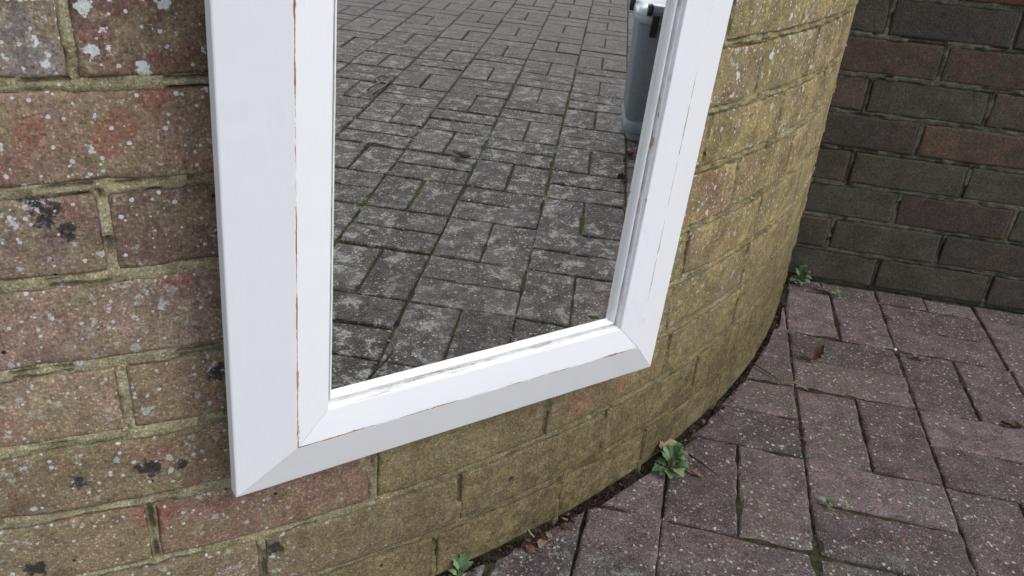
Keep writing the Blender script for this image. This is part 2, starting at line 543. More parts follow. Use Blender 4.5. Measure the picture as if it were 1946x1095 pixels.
M_DRYGREY = leaf_material("grey_leaf", (0.10, 0.075, 0.066), (0.21, 0.165, 0.15), 0.7)
M_TWIG = leaf_material("twig_bark", (0.03, 0.018, 0.013), (0.085, 0.05, 0.036), 0.85)
M_STRAW = leaf_material("pale_straw", (0.30, 0.22, 0.13), (0.48, 0.38, 0.25), 0.8)
M_PEBBLE = simple("white_pebble", (0.72, 0.71, 0.69), 0.6, 0.3, 300, 0.08)
M_LITTER = leaf_material("litter_crumbs", (0.020, 0.011, 0.008), (0.075, 0.042, 0.032), 0.95)
N = NT("mirror_silvering")
N.b.inputs['Metallic'].default_value = 1.0
M_GLASS = N.done((0.90, 0.89, 0.865), 0.0, None, 0.5)
_P = N.n("ShaderNodeTexCoord").outputs['Object']
_d = N.n("ShaderNodeBsdfDiffuse"); _d.inputs['Color'].default_value = (0.55, 0.55, 0.53, 1)
_mx = N.n("ShaderNodeMixShader")
N.l(N.math('ADD', N.ramp(N.noise(_P, 14, 6, 0.7), 0.45, 0.75, 0.002, 0.012), N.math('MULTIPLY', N.ramp(N.noise(_P, 700, 2), 0.70, 0.78), 0.02)), _mx.inputs[0])
N.l(N.b.outputs[0], _mx.inputs[1]); N.l(_d.outputs[0], _mx.inputs[2])
N.l(_mx.outputs[0], N.out.inputs[0])

# ------------------------------------------------------------------ ground
g = mesh_obj("ground", [(-150, -150, -0.075), (150, -150, -0.075), (150, 150, -0.075), (-150, 150, -0.075)], [(0, 1, 2, 3)], M_GROUND)
tag(g, kind='structure')

# ------------------------------------------------------------------ paving
paving = empty("paving", (0.6, 1.0, 0))
tag(paving, kind='structure')
PB = np.array([0.6, 1.0, 0.0])


def clip_half(poly, p, nrm):
    """keep the side where (x-p).nrm >= 0"""
    out = []
    for k in range(len(poly)):
        a, b = poly[k], poly[(k + 1) % len(poly)]
        da, db = (a - p) @ nrm, (b - p) @ nrm
        if da >= 0: out.append(a)
        if (da >= 0) != (db >= 0):
            out.append(a + (b - a) * (da / (da - db)))
    return out


def area(poly):
    p = np.array(poly)
    x, y = p[:, 0], p[:, 1]
    return 0.5 * abs(np.dot(x, np.roll(y, -1)) - np.dot(y, np.roll(x, -1)))


def inset(poly, d):
    """shrink a convex polygon (ccw) by moving each edge inwards"""
    n = len(poly)
    out = []
    for k in range(n):
        a, b, c = poly[k - 1], poly[k], poly[(k + 1) % n]
        e1 = (b - a) / (np.linalg.norm(b - a) + 1e-9); e2 = (c - b) / (np.linalg.norm(c - b) + 1e-9)
        n1 = np.array([-e1[1], e1[0]]); n2 = np.array([-e2[1], e2[0]])
        m = n1 + n2
        out.append(b + m * (d / max(0.35, m @ n1)) if m @ n1 > 0.05 else b + n1 * d)
    return out


def resample(poly, step):
    out = []
    n = len(poly)
    for k in range(n):
        a, b = poly[k], poly[(k + 1) % n]
        m = max(1, int(round(np.linalg.norm(b - a) / step)))
        for t in range(m):
            out.append(a + (b - a) * (t / m))
    return out


BEVEL = [(-0.0, -0.060), (0.0, -0.0050), (0.0007, -0.0019), (0.0021, -0.0005), (0.0052, 0.0)]
BEVEL_S = [(0.0, -0.045), (0.0, -0.0036), (0.0032, 0.0)]


def paver_geo(poly, detail, zoff, tilt, seed):
    rings = BEVEL if detail else BEVEL_S
    verts, faces = [], []
    cen = np.mean(poly, axis=0)
    base = poly
    ringv = []
    for (ins, z) in rings:
        p = inset(base, ins) if ins else [np.array(v) for v in base]
        if detail:
            p = resample(p, 0.017)
        ringv.append((p, z))
    n = min(len(r[0]) for r in ringv)
    if any(len(r[0]) != n for r in ringv):                  # keep ring counts equal
        ringv = []
        src = resample(base, 0.017) if detail else base
        c0 = np.mean(src, axis=0)
        for (ins, z) in rings:
            ringv.append(([v - (v - c0) / (np.linalg.norm(v - c0) + 1e-9) * ins * 1.2 for v in src], z))
        n = len(src)
    for ri, (p, z) in enumerate(ringv):
        for v in p:
            v = np.array(v, float)
            dz = 0.0
            if detail and ri >= 1:
                q = float(vnoise(np.array(v[0] * 90), np.array(v[1] * 90), 3)) * 0.0016
                w = max(0.0, float(vnoise(np.array(v[0] * 28 + 5), np.array(v[1] * 28), 5)) - 0.25) * 0.0055
                d = cen - v
                v = v + d / (np.linalg.norm(d) + 1e-9) * (q + w)
                if ri < 4: dz = -abs(q) * 0.6 - w * 0.5
            zz = z + dz + zoff + (v - cen) @ tilt
            verts.append((v[0], v[1], zz))
    for r in range(len(ringv) - 1):
        for k in range(n):
            a = r * n + k; b = r * n + (k + 1) % n
            faces.append((a, b, b + n, a + n))
    faces.append(tuple(range((len(ringv) - 1) * n, len(ringv) * n)))
    return verts, faces


RT = np.cross([0, 0, 1], MN); RT /= np.linalg.norm(RT)          # along the mirror, horizontal
UP = np.cross(MN, RT)
Rm = np.array((Matrix.Rotation(math.pi / 2 - PITCH, 3, 'X') @ Matrix.Rotation(ROLL, 3, 'Z')))
F = 1543.78


def project(X):
    c = (np.asarray(X) - CAMP) @ Rm
    if c[2] > -0.05: return None
    return np.array([973 + F * c[0] / -c[2], 547.5 - F * c[1] / -c[2]])


def seen_size(c):
    """rough size in the photograph, straight or by way of the mirror (0: not in view)"""
    X = np.array([c[0], c[1], 0.0])
    best = 0.0
    p = project(X)
    if p is not None and -60 < p[0] < 2006 and -60 < p[1] < 1155 and (X[:2] - CEN) @ (X[:2] - CEN) > RAD ** 2:
        best = 1 / np.linalg.norm(X - CAMP)
    s = (X - CAMP) @ MN + MD
    if s > 0:
        X2 = X - 2 * s * MN
        p = project(X2)
        if p is not None and 580 < p[0] < 1330 and -40 < p[1] < 800:
            best = max(best, 1 / np.linalg.norm(X2 - CAMP))
    return best


blocks = []
for i in range(-22, 34):
    for j in range(-4, 40):
        for h in range(2):
            if (i + j) % 2 == 0:
                r = [(i, j + h * .5), (i + 1, j + h * .5), (i + 1, j + (h + 1) * .5), (i, j + (h + 1) * .5)]
            else:
                r = [(i + h * .5, j), (i + (h + 1) * .5, j), (i + (h + 1) * .5, j + 1), (i + h * .5, j + 1)]
            poly = [gpt(a, b) for a, b in r]
            poly = poly[::-1]                                # ccw
            c = np.mean(poly, axis=0)
            if c[0] < -3.2 or c[0] > 7.0 or c[1] < -5.0: continue
            # cut against the walls
            d = c - CEN
            rr = np.linalg.norm(d)
            if rr < RAD + 0.25:
                nrm = d / rr
                gap = 0.007 + 0.005 * math.sin(13 * math.atan2(d[1], d[0]) + i)
                poly = clip_half(poly, CEN + nrm * (RAD + gap), nrm)
            if len(poly) >= 3:
                poly = clip_half(poly, BW0 + BN * 0.006, BN)
            if len(poly) < 3 or area(poly) < 0.0009: continue
            poly = inset(poly, 0.0009 if c[0] < 1.1 and c[1] > 0.35 else 0.0024)
            c = np.mean(poly, axis=0)
            blocks.append((seen_size(c), len(blocks), poly, c))
blocks.sort(key=lambda b: -b[0])
stuff_v, stuff_f = [], []
for rank, (sz, _, poly, c) in enumerate(blocks):
    rr = random.Random(rank)
    zoff = rr.uniform(-0.0022, 0.0012)
    tilt = np.array([rr.gauss(0, 0.006), rr.gauss(0, 0.006)])
    jit = np.array([rr.gauss(0, 0.0008), rr.gauss(0, 0.0008)])
    poly = [v + jit for v in poly]
    # clean nearly coincident corners
    pp = [v for k, v in enumerate(poly) if np.linalg.norm(v - poly[k - 1]) > 0.004]
    if len(pp) < 3: continue
    if rank < 298 and sz > 0:
        vs, fs = paver_geo(pp, sz > 0.42, zoff, tilt, rank)
        vs = [np.array(v) - PB for v in vs]
        mesh_obj("paver", vs, fs, M_PAVER, paving)
    else:
        vs, fs = paver_geo(pp, False, zoff, tilt, rank)
        o = len(stuff_v)
        stuff_v += [np.array(v) - PB for v in vs]
        stuff_f += [tuple(k + o for k in f) for f in fs]
po = mesh_obj("outlying_pavers", stuff_v, stuff_f, M_PAVER, paving)
tag(po, kind='stuff')

# bedding soil that fills the joints
xs = np.concatenate([np.arange(-3.3, 0, 0.08), np.arange(0, 1.9, 0.012), np.arange(1.9, 7.2, 0.08)])
ys = np.concatenate([np.arange(-5.1, 0.1, 0.08), np.arange(0.1, 1.75, 0.012), [1.8, 2.3, 3.5]])
X, Y = np.meshgrid(xs, ys, indexing='ij')
Z = -0.0046 + 0.0042 * fbm(X * 40, Y * 40, 20, 3)
rwall = np.hypot(X - CEN[0], Y - CEN[1]) - RAD
Z = np.where((rwall < 0.03) & (rwall > -0.05), -0.006 + 0.006 * fbm(X * 60, Y * 60, 25, 3), Z)
Z = np.where(rwall < -0.05, -0.03, Z)
fast_grid("joint_soil", np.stack([X, Y, Z], -1) - PB, M_JOINT, paving)


# ------------------------------------------------------------------ brick walls
def brick_geo(w, h, seed, depth=0.05, fine=True, chip=1.0):
    """brick centred at 0 in (s,t); returns s, t, out arrays and faces"""
    e = [0, 0.0012, 0.0032, 0.0062, 0.011]
    def axis(L, step):
        mid = list(np.linspace(e[-1], L - e[-1], max(2, int(round((L - 2 * e[-1]) / step)) + 1)))
        return np.array(e[:-1] + mid + [L - x for x in e[:-1]][::-1])
    a = axis(w, 0.011 if fine else 0.05); b = axis(h, 0.011 if fine else 0.03)
    A, B = np.meshgrid(a, b, indexing='ij')
    dA = np.minimum(A, w - A); dB = np.minimum(B, h - B)
    d = np.minimum(dA, dB)
    ox, oy = seed * 7.13, seed * 3.71
    # wandering outline
    wob = 0.0013 * fbm(A * 55 + ox, B * 55 + oy, 31, 3) + 0.0032 * np.maximum(0, fbm(A * 20 + ox, B * 20 + oy, 41, 2) - 0.12) * chip
    k = smooth(0.016, 0.0, d)
    S = A + np.sign(w / 2 - A) * k * np.where(dA < 0.011, np.abs(wob) * 1.2 + wob * 0.4, 0)
    T = B + np.sign(h / 2 - B) * k * np.where(dB < 0.011, np.abs(wob) * 1.2 + wob * 0.4, 0)
    r = 0.0040
    dd = np.clip(d, 0, r)
    O = -(r - np.sqrt(np.maximum(0, r * r - (r - dd) ** 2))) * 0.9
    O = O + 0.0011 * fbm(A * 60 + ox, B * 60 + oy, 51, 4) - 0.0028 * np.maximum(0, fbm(A * 26 + ox, B * 26 + oy, 61, 3) - 0.35) * chip
    O = O - k * np.abs(wob) * 0.7
    m, n = A.shape
    S = S - w / 2; T = T - h / 2
    pts = np.stack([S, T, O], -1).reshape(-1, 3)
    idx = np.arange(m * n).reshape(m, n)
    faces = np.stack([idx[:-1, :-1], idx[1:, :-1], idx[1:, 1:], idx[:-1, 1:]], -1).reshape(-1, 4).tolist()
    loop = list(idx[:, 0]) + list(idx[-1, 1:]) + list(idx[-2::-1, -1]) + list(idx[0, -2:0:-1])
    nb = len(loop)
    back = pts[loop].copy(); back[:, 2] = -depth
    base = len(pts)
    pts = np.vstack([pts, back])
    for k in range(nb):
        k2 = (k + 1) % nb
        faces.append([loop[k2], loop[k], base + k, base + k2])
    faces.append([base + k for k in range(nb)][::-1])
    return pts, faces


# ---- curved wall
cw = empty("curved_wall", (CEN[0] + RAD * math.cos(math.radians(-45)), CEN[1] + RAD * math.sin(math.radians(-45)), 0))
tag(cw, "curved brick garden wall bulging forward, blotched with white lichen and ochre algae", "wall")
CB = np.array(cw.location)


def polar(theta, z, off):
    r = RAD + off
    return np.stack([CEN[0] + r * np.cos(theta), CEN[1] + r * np.sin(theta), z], -1)


D2R = math.pi / 180
EVEN = [-116.5, -109.0, -101.6, -94.2, -86.8, -79.3, -71.8, -64.1, -56.9, -49.6, -42.0, -35.2, -28.4, -21.6, -14.8, -8.0]
ODD = [-113.2, -105.8, -98.3, -90.9, -83.5, -76.0, -68.3, -60.9, -53.5, -46.0, -38.7, -32.3, -25.2, -18.2, -11.3]
NCOURSE = 15
THMIN = -118.0
WALL_TOP = NCOURSE * COURSE + 0.004


def bonds(k):
    if k == 3:
        L = ODD[:9] + [-49.4, -42.6, -35.4, -28.4, -21.6, -14.8, -8.0]
    elif k == 0:
        L = [-116.5, -109.0, -101.6, -94.2, -86.8, -79.3, -70.5, -62.0, -54.4, -48.3, -42.5, -35.2, -28.4, -21.6, -14.8, -8.0]
    elif k % 2 == 0:
        L = EVEN
    else:
        L = ODD
    r = random.Random(100 + k)
    return [x + r.uniform(-0.15, 0.15) for x in L]


BONDS = [bonds(k) for k in range(NCOURSE)]
BEDWOB = [random.Random(50 + k).uniform(-0.0012, 0.0012) for k in range(NCOURSE + 1)]

TINT = {(8, -68): (.150, .130, .112), (8, -60): (.115, .070, .052), (7, -62): (.185, .125, .086), (6, -68): (.138, .098, .074), (6, -60): (.118, .082, .060),
        (5, -62): (.178, .124, .090), (4, -68): (.205, .152, .098), (4, -60): (.172, .126, .078), (3, -62): (.150, .110, .066), (2, -68): (.175, .132, .078),
        (2, -60): (.176, .106, .078), (2, -53): (.160, .130, .064), (2, -46): (.165, .120, .070), (1, -57): (.150, .116, .070), (1, -64): (.155, .116, .070),
        (1, -50): (.150, .120, .066), (3, -46): (.172, .108, .070)}


def tint(k, th):
    for (kk, tt), c in TINT.items():
        if kk == k and abs(tt - th) < 3.3: return tuple(x * m for x, m in zip(c, (1.22, 1.21, 1.30)))
    r = random.Random(int(k * 1000 + th * 7))
    f = r.uniform(0.95, 1.28)
    b = r.choice([(.170, .128, .074), (.155, .108, .070), (.178, .140, .086), (.165, .100, .070)])
    return tuple(x * f for x in b)


seed = 0
for k in range(NCOURSE):
    z0 = k * COURSE + 0.0045 + BEDWOB[k]; z1 = (k + 1) * COURSE - 0.0045 + BEDWOB[k + 1]
    L = BONDS[k]
    for a, b in zip(L[:-1], L[1:]):
        seed += 1
        mid0 = (a + b) / 2
        jt = (0.0031 if mid0 < -52 else 0.0028) / RAD / D2R
        th0, th1 = a + jt, b - jt
        wdt = (th1 - th0) * D2R * RAD
        mid = (th0 + th1) / 2
        fine = -72 < mid < -16 and k < 9
        pts, faces = brick_geo(wdt, z1 - z0, seed, 0.05, fine, 1.0)
        rr = random.Random(seed)
        proud = rr.uniform(-0.0012, 0.0012)
        yawj = rr.gauss(0, 0.004)
        smear = 0.55 if (mid > -44 or k < 2) else (0.75 if k < 3 else 0.9)
        th = mid * D2R + pts[:, 0] / RAD
        off = pts[:, 2] * np.where(pts[:, 2] > -0.03, smear, 1.0) + proud + pts[:, 0] * yawj
        W = polar(th, (z0 + z1) / 2 + pts[:, 1] + pts[:, 0] * rr.gauss(0, 0.003), off) - CB
        mesh_obj("brick", W, faces, M_BRICK, cw, True, tint(k, mid))


def mortar_profile(s_edge, fineness_x, fineness_y, seed, flank=0.0):
    """offset of the mortar face for signed distance s_edge (>0 inside the joint)"""
    n = fbm(fineness_x * 150, fineness_y * 150, seed, 3)
    lump = fbm(fineness_x * 38, fineness_y * 38, seed + 7, 4)
    base = -0.0009 + 0.0036 * lump + 0.0012 * n
    crackn = fbm(fineness_x * 26, fineness_y * 26, seed + 13, 3)
    wander = 0.0016 + 0.0012 * fbm(fineness_x * 45, fineness_y * 45, seed + 21, 3)
    crack = smooth(0.0016, 0.0003, np.abs(s_edge - wander)) * smooth(-0.10 - 0.25 * flank, 0.12 - 0.20 * flank, crackn)
    off = base - 0.0120 * crack
    deep = smooth(0.0, -0.004, s_edge)
    return off * (1 - deep) - 0.010 * deep


ths = np.concatenate([np.arange(THMIN, -72, 0.5), np.arange(-72, -17, 0.078), np.arange(-17, -7.9, 0.5)])
zs = np.concatenate([[-0.06], np.arange(-0.012, 0.69, 0.0024), np.arange(0.69, WALL_TOP, 0.012), [WALL_TOP]])
TH, ZZ = np.meshgrid(ths, zs, indexing='ij')
kk = np.clip(np.floor(ZZ / COURSE).astype(int), 0, NCOURSE - 1)
bed = np.array(BEDWOB)
dz = np.minimum(np.abs(ZZ - kk * COURSE - bed[kk]), np.abs(ZZ - (kk + 1) * COURSE - bed[kk + 1]))
dz = np.where(ZZ < 0.02, 0.03, dz)
dth = np.full_like(TH, 9.0)
for k in range(NCOURSE):
    m = kk == k
    if not m.any(): continue
    Lk = np.array(BONDS[k])
    t = TH[m]
    dth[m] = np.min(np.abs(t[:, None] - Lk[None, :]), axis=1)
ds = dth * D2R * RAD + 0.0014
sedge = 0.0048 - np.minimum(dz, ds)
ARC = TH * D2R * RAD
flankf = smooth(-58, -42, TH)
off = mortar_profile(sedge, ARC, ZZ, 70, flankf)
off = off + flankf * smooth(-0.001, 0.002, sedge) * 0.0016
P3 = polar(TH * D2R, ZZ, off) - CB
mo = fast_grid("mortar", P3, M_MORT, cw)
# wall core and top
core_v, core_f = [], []
tt = np.arange(THMIN, -7.9, 2.0) * D2R
for t in tt:
    for (r, z) in ((-0.014, -0.06), (-0.014, WALL_TOP - 0.001), (-0.215, WALL_TOP - 0.001), (-0.215, -0.06)):
        core_v.append(polar(np.array(t), np.array(z), r) - CB)
for i in range(len(tt) - 1):
    for q in range(4):
        a = i * 4 + q; b = i * 4 + (q + 1) % 4
        core_f.append((a, b, b + 4, a + 4))
core_f.append((0, 3, 2, 1)); e = (len(tt) - 1) * 4; core_f.append((e, e + 1, e + 2, e + 3))
mesh_obj("wall_core", core_v, core_f, M_MORT, cw)

# ---- straight wall at the back of the corner
gw = empty("garden_wall", (BW0[0], BW0[1], 0))
tag(gw, "straight dark brick wall closing the corner behind the curved wall", "wall")
GB = np.array(gw.location)
BL0, BL1, BROWS = -0.75, 2.9, 24
ROWS_IND = 11
even_p, odd_p = 0.130, 0.014
RED = (.112, .070, .052); BRN = (.090, .070, .053); DRK = (.076, .066, .053); GRN = (.074, .071, .053)
BT = {(6, 0): (.086, .054, .044), (6, 1): (.088, .056, .046), (7, 0): DRK, (7, 1): (.055, .05, .044), (5, 0): BRN, (5, 1): GRN, (5, 2): BRN, (4, 0): (.06, .048, .042), (4, 1): RED,
      (3, 0): BRN, (3, 1): GRN, (3, 2): GRN, (2, 0): GRN, (2, 1): (.072, .052, .046), (8, 1): (.105, .045, .036), (1, 1): DRK, (0, 0): GRN, (0, 1): DRK}


def straight(s, z, o):
    return np.stack([BW0[0] + BD[0] * s + BN[0] * o, BW0[1] + BD[1] * s + BN[1] * o, z], -1)


stv, stf = [], []
GPERP = []
for k in range(BROWS):
    p0 = even_p if k % 2 == 0 else odd_p
    L = [p0 + 0.2275 * i for i in range(-5, 13)]
    r = random.Random(300 + k)
    L = [x + r.uniform(-0.003, 0.003) for x in L if BL0 < x < BL1]
    L = [BL0] + L + [BL1]
    GPERP.append(np.array(L))
    for i, (a, b) in enumerate(zip(L[:-1], L[1:])):
        w = b - a - 0.0090
        if w < 0.03: continue
        seed += 1
        mid = (a + b) / 2
        vis = -0.2 < mid < 0.75 and k < 9
        if not (-0.3 < mid and k < ROWS_IND):
            vis = False
        pts, faces = brick_geo(w, COURSE - 0.0095, seed, 0.05, vis, 0.8)
        rr = random.Random(seed)
        proud = rr.uniform(-0.002, 0.0015)
        pts[:, 2] = np.where(pts[:, 2] > -0.03, pts[:, 2] * 0.6, pts[:, 2])
        W = straight(mid + pts[:, 0], k * COURSE + COURSE / 2 + pts[:, 1], pts[:, 2] + proud + pts[:, 0] * rr.gauss(0, 0.005)) - GB
        idx = int(math.floor((mid - p0) / 0.2275)) + 1
        col = BT.get((k, idx))
        if col is None:
            col = rr.choice([DRK, GRN, BRN, DRK, (.065, .054, .046), RED])
        f = rr.uniform(0.9, 1.1)
        if mid > -0.35 and k < ROWS_IND:
            mesh_obj("brick", W, faces, M_BRICK_D, gw, True, tuple(x * f for x in col))
        else:
            o = len(stv)
            stv += list(W)
            stf += [tuple(q + o for q in fc) for fc in faces]
so = mesh_obj("upper_bricks", stv, stf, M_BRICK_D, gw, True, (.062, .052, .045))
tag(so, kind='stuff')
ss = np.concatenate([np.arange(BL0, -0.12, 0.03), np.arange(-0.12, 0.62, 0.0036), np.arange(0.62, BL1 + .01, 0.03)])
zs = np.concatenate([[-0.06], np.arange(-0.012, 0.69, 0.0032), np.arange(0.69, BROWS * COURSE + .004, 0.0125)])
SS, ZZ = np.meshgrid(ss, zs, indexing='ij')
kk = np.clip(np.floor(ZZ / COURSE).astype(int), 0, BROWS - 1)
dz = np.minimum(np.abs(ZZ - kk * COURSE), np.abs(ZZ - (kk + 1) * COURSE))
dz = np.where(ZZ < 0.02, 0.03, dz)
ds = np.full_like(SS, 9.0)
for k in range(BROWS):
    m = kk == k
    if m.any(): ds[m] = np.min(np.abs(SS[m][:, None] - GPERP[k][None, :]), axis=1)
off = mortar_profile(0.0048 - np.minimum(dz, ds), SS, ZZ, 110) - 0.0004
fast_grid("mortar", straight(SS, ZZ, off) - GB, M_MORT_D, gw)
hb = BROWS * COURSE + 0.003
cv = [straight(np.array(s), np.array(z), np.array(o)) - GB for s in (BL0 + .002, BL1 - .002) for (z, o) in ((-.06, -.014), (hb, -.014), (hb, -.215), (-.06, -.215))]
mesh_obj("wall_core", cv, [(0, 1, 5, 4), (1, 2, 6, 5), (2, 3, 7, 6), (3, 0, 4, 7), (0, 3, 2, 1), (4, 5, 6, 7)], M_MORT_D, gw)

# ------------------------------------------------------------------ framed mirror
FROLL = math.radians(-1.75)
EX = RT * math.cos(FROLL) + UP * math.sin(FROLL)
EY = -RT * math.sin(FROLL) + UP * math.cos(FROLL)
FO = MN * (CAMP @ MN - MD) + RT * 0.14587 + UP * 0.23671
FW, FH = 0.5062, 0.815
fm = empty("framed_mirror")
mat = Matrix(((EX[0], EY[0], MN[0], FO[0]), (EX[1], EY[1], MN[1], FO[1]), (EX[2], EY[2], MN[2], FO[2]), (0, 0, 0, 1)))
fm.matrix_world = mat
tag(fm, "large mirror in a white painted wooden frame with brown wear along its ridges", "mirror")

# profile: inward distance s, height h above the glass, ridge wear, heavy wear
PROF = [(0.0006, -0.0135, 0, 0), (0.0, -0.0125, 0, 0), (0.0, -0.0012, 0, 0), (0.0004, -0.0004, .25, 0), (0.0014, 0.0003, 0, 0),
        (0.020, 0.0068, 0, 0), (0.0478, 0.01640, 0, 0), (0.0494, 0.01690, 0.45, 0), (0.0503, 0.01710, 1, 0), (0.0511, 0.01705, 0.40, 0), (0.0528, 0.01690, 0, 0),
        (0.066, 0.0153, 0, 0), (0.0784, 0.0136, 0, 0), (0.0794, 0.0133, .12, .10), (0.0798, 0.0128, .25, .45), (0.0800, 0.0100, 0, .35), (0.0803, 0.0094, 0, .5),
        (0.0816, 0.0090, 0, .9), (0.0820, 0.0085, 0, 1.0), (0.0822, 0.0046, 0, 1.0), (0.0829, 0.0038, 0, 1.0), (0.0838, 0.0042, 0, 1.0), (0.0840, 0.0056, 0, 1.0),
        (0.0844, 0.0060, 0, .8), (0.0851, 0.0058, 0, .5), (0.0858, 0.0052, 0, .3), (0.0862, 0.0044, 0, .1), (0.0865, 0.0030, 0, 0), (0.0865, -0.004, 0, 0), (0.0700, -0.0135, 0, 0)]


def stile(name, length, xf):
    """mitred moulding: local (along, inward, height) -> frame coords through xf"""
    verts, faces, wear, along, across, heavy = [], [], [], [], [], []
    n = 60
    rr = random.Random(len(bpy.data.objects))
    for i in range(n + 1):
        t = i / n
        for (s, h, w, hv) in PROF:
            g = 0.00022
            a = (s + g) + (length - 2 * s - 2 * g) * t
            lump = 0.00018 * float(vnoise(np.array(a * 70), np.array(s * 200), 9))
            verts.append(xf(a, s, h + lump))
            wear.append(w); along.append(a); across.append(s); heavy.append(hv)
    m = len(PROF)
    for i in range(n):
        for k in range(m):
            a = i * m + k; b = i * m + (k + 1) % m
            faces.append((a, b, b + m, a + m))
    faces.append(tuple(range(m))[::-1]); faces.append(tuple(n * m + k for k in range(m)))
    o = mesh_obj(name, verts, faces, M_PAINT, fm)
    bm = bmesh.new(); bm.from_mesh(o.data); bmesh.ops.recalc_face_normals(bm, faces=bm.faces); bm.to_mesh(o.data); bm.free()
    for nm, dat in (("wear", wear), ("along", along), ("across", across), ("heavy", heavy)):
        at = o.data.attributes.new(nm, 'FLOAT', 'POINT')
        at.data.foreach_set('value', dat)
    return o


stile("stile", FH, lambda a, s, h: (s, a, h))
stile("stile", FH, lambda a, s, h: (FW - s, a, h))
stile("rail", FW, lambda a, s, h: (a, s, h))
stile("rail", FW, lambda a, s, h: (a, FH - s, h))
gl = 0.079
mesh_obj("mirror_glass", [(gl, gl, 0), (FW - gl, gl, 0), (FW - gl, FH - gl, 0), (gl, FH - gl, 0),
                          (gl, gl, -.003), (FW - gl, gl, -.003), (FW - gl, FH - gl, -.003), (gl, FH - gl, -.003)],
         [(0, 1, 2, 3), (4, 7, 6, 5), (0, 4, 5, 1), (1, 5, 6, 2), (2, 6, 7, 3), (3, 7, 4, 0)], M_GLASS, fm)
bl = 0.03
mesh_obj("backing_board", [(bl, bl, -.0145), (FW - bl, bl, -.0145), (FW - bl, FH - bl, -.0145), (bl, FH - bl, -.0145),
                           (bl, bl, -.0175), (FW - bl, bl, -.0175), (FW - bl, FH - bl, -.0175), (bl, FH - bl, -.0175)],
         [(0, 1, 2, 3), (4, 7, 6, 5), (0, 4, 5, 1), (1, 5, 6, 2), (2, 6, 7, 3), (3, 7, 4, 0)], M_BACK, fm)

# ------------------------------------------------------------------ food caddy (seen in the mirror)
BA = np.array([0.24, 0.97]); BA /= np.linalg.norm(BA)
ang = math.atan2(BA[1], BA[0])
CW, CD = 0.325, 0.30
org = np.array([1.733, 0.534]) + BA * 0.125 + np.array([BA[1], -BA[0]]) * 0.125
caddy = empty("food_caddy", (org[0], org[1], 0), (0, 0, ang))
tag(caddy, "small grey lidded waste caddy standing on the paving reflected in the mirror", "bin")


def rrect(w, d, r, n=6):
    out = []
    for cx, cy, a0 in ((w / 2 - r, d / 2 - r, 0), (-w / 2 + r, d / 2 - r, 90), (-w / 2 + r, -d / 2 + r, 180), (w / 2 - r, -d / 2 + r, 270)):
        for k in range(n + 1):
            a = math.radians(a0 + 90 * k / n)
            out.append((cx + r * math.cos(a), cy + r * math.sin(a)))
    return out


def loft(name, sections, m, parent, cap=True):
    verts, faces = [], []
    n = None
    for (w, d, r, z) in sections:
        p = rrect(w, d, r)
        n = len(p)
        verts += [(x, y, z) for x, y in p]
    for i in range(len(sections) - 1):
        for k in range(n):
            a = i * n + k; b = i * n + (k + 1) % n
            faces.append((a, b, b + n, a + n))
    if cap:
        faces.append(tuple(range(n))[::-1])
        faces.append(tuple((len(sections) - 1) * n + k for k in range(n)))
    o = mesh_obj(name, verts, faces, m, parent, False)
    for p in o.data.polygons: p.use_smooth = len(p.vertices) == 4
    return o


# width runs along local x, depth along local y; the front faces +y (towards the curved wall)
loft("body", [(.236, .215, .030, 0.0), (.240, .219, .030, .004), (.243, .222, .030, .022), (.243, .222, .030, .024), (.262, .240, .032, .0265), (.264, .242, .032, .030),
              (.266, .244, .032, .062), (.2635, .2415, .032, .0635), (.2635, .2415, .032, .068), (.267, .245, .033, .070), (.284, .262, .036, .350), (.285, .263, .036, .3512), (.280, .258, .036, .360)], M_BIN, caddy)
loft("lid", [(.298, .276, .042, .355), (.306, .284, .044, .357), (.308, .286, .044, .371), (.306, .284, .044, .374), (.308, .286, .044, .377), (.304, .282, .044, .384), (.290, .268, .044, .394), (.260, .238, .044, .403), (.21, .18, .044, .4085), (.12, .10, .03, .410)], M_LID, caddy)
loft("lid_highlight_panel", [(.13, .10, .02, .4098), (.13, .10, .02, .4112)], M_HIGHLIGHT, caddy)  # added panel, its white colour paints the lid's highlight


def tube(name, pts, rad, m, parent, seg=12, caps=True):
    verts, faces = [], []
    pts = [Vector(p) for p in pts]
    prev = None
    for i, p in enumerate(pts):
        t = (pts[min(i + 1, len(pts) - 1)] - pts[max(i - 1, 0)]).normalized()
        if prev is None:
            u = t.orthogonal().normalized()
        else:
            u = (prev - t * prev.dot(t)).normalized()
        prev = u
        v = t.cross(u)
        r = rad[i] if isinstance(rad, (list, tuple)) else rad
        for k in range(seg):
            a = 2 * math.pi * k / seg
            verts.append(p + u * (r * math.cos(a)) + v * (r * math.sin(a)))
    for i in range(len(pts) - 1):
        for k in range(seg):
            a = i * seg + k; b = i * seg + (k + 1) % seg
            faces.append((a, b, b + seg, a + seg))
    if caps:
        faces.append(tuple(range(seg))[::-1]); faces.append(tuple((len(pts) - 1) * seg + k for k in range(seg)))
    o = mesh_obj(name, verts, faces, m, parent, False)
    for p in o.data.polygons: p.use_smooth = len(p.vertices) == 4
    return o


def boxm(name, lo, hi, m, parent, bev=0.002):
    bm = bmesh.new()
    bmesh.ops.create_cube(bm, size=1)
    for v in bm.verts:
        v.co = Vector([lo[k] + (hi[k] - lo[k]) * (v.co[k] + .5) for k in range(3)])
    bmesh.ops.bevel(bm, geom=list(bm.edges), offset=bev, segments=2, affect='EDGES')
    me = bpy.data.meshes.new(name); bm.to_mesh(me); bm.free()
    me.materials.append(m)
    o = bpy.data.objects.new(name, me); COL.objects.link(o); o.parent = parent
    return o


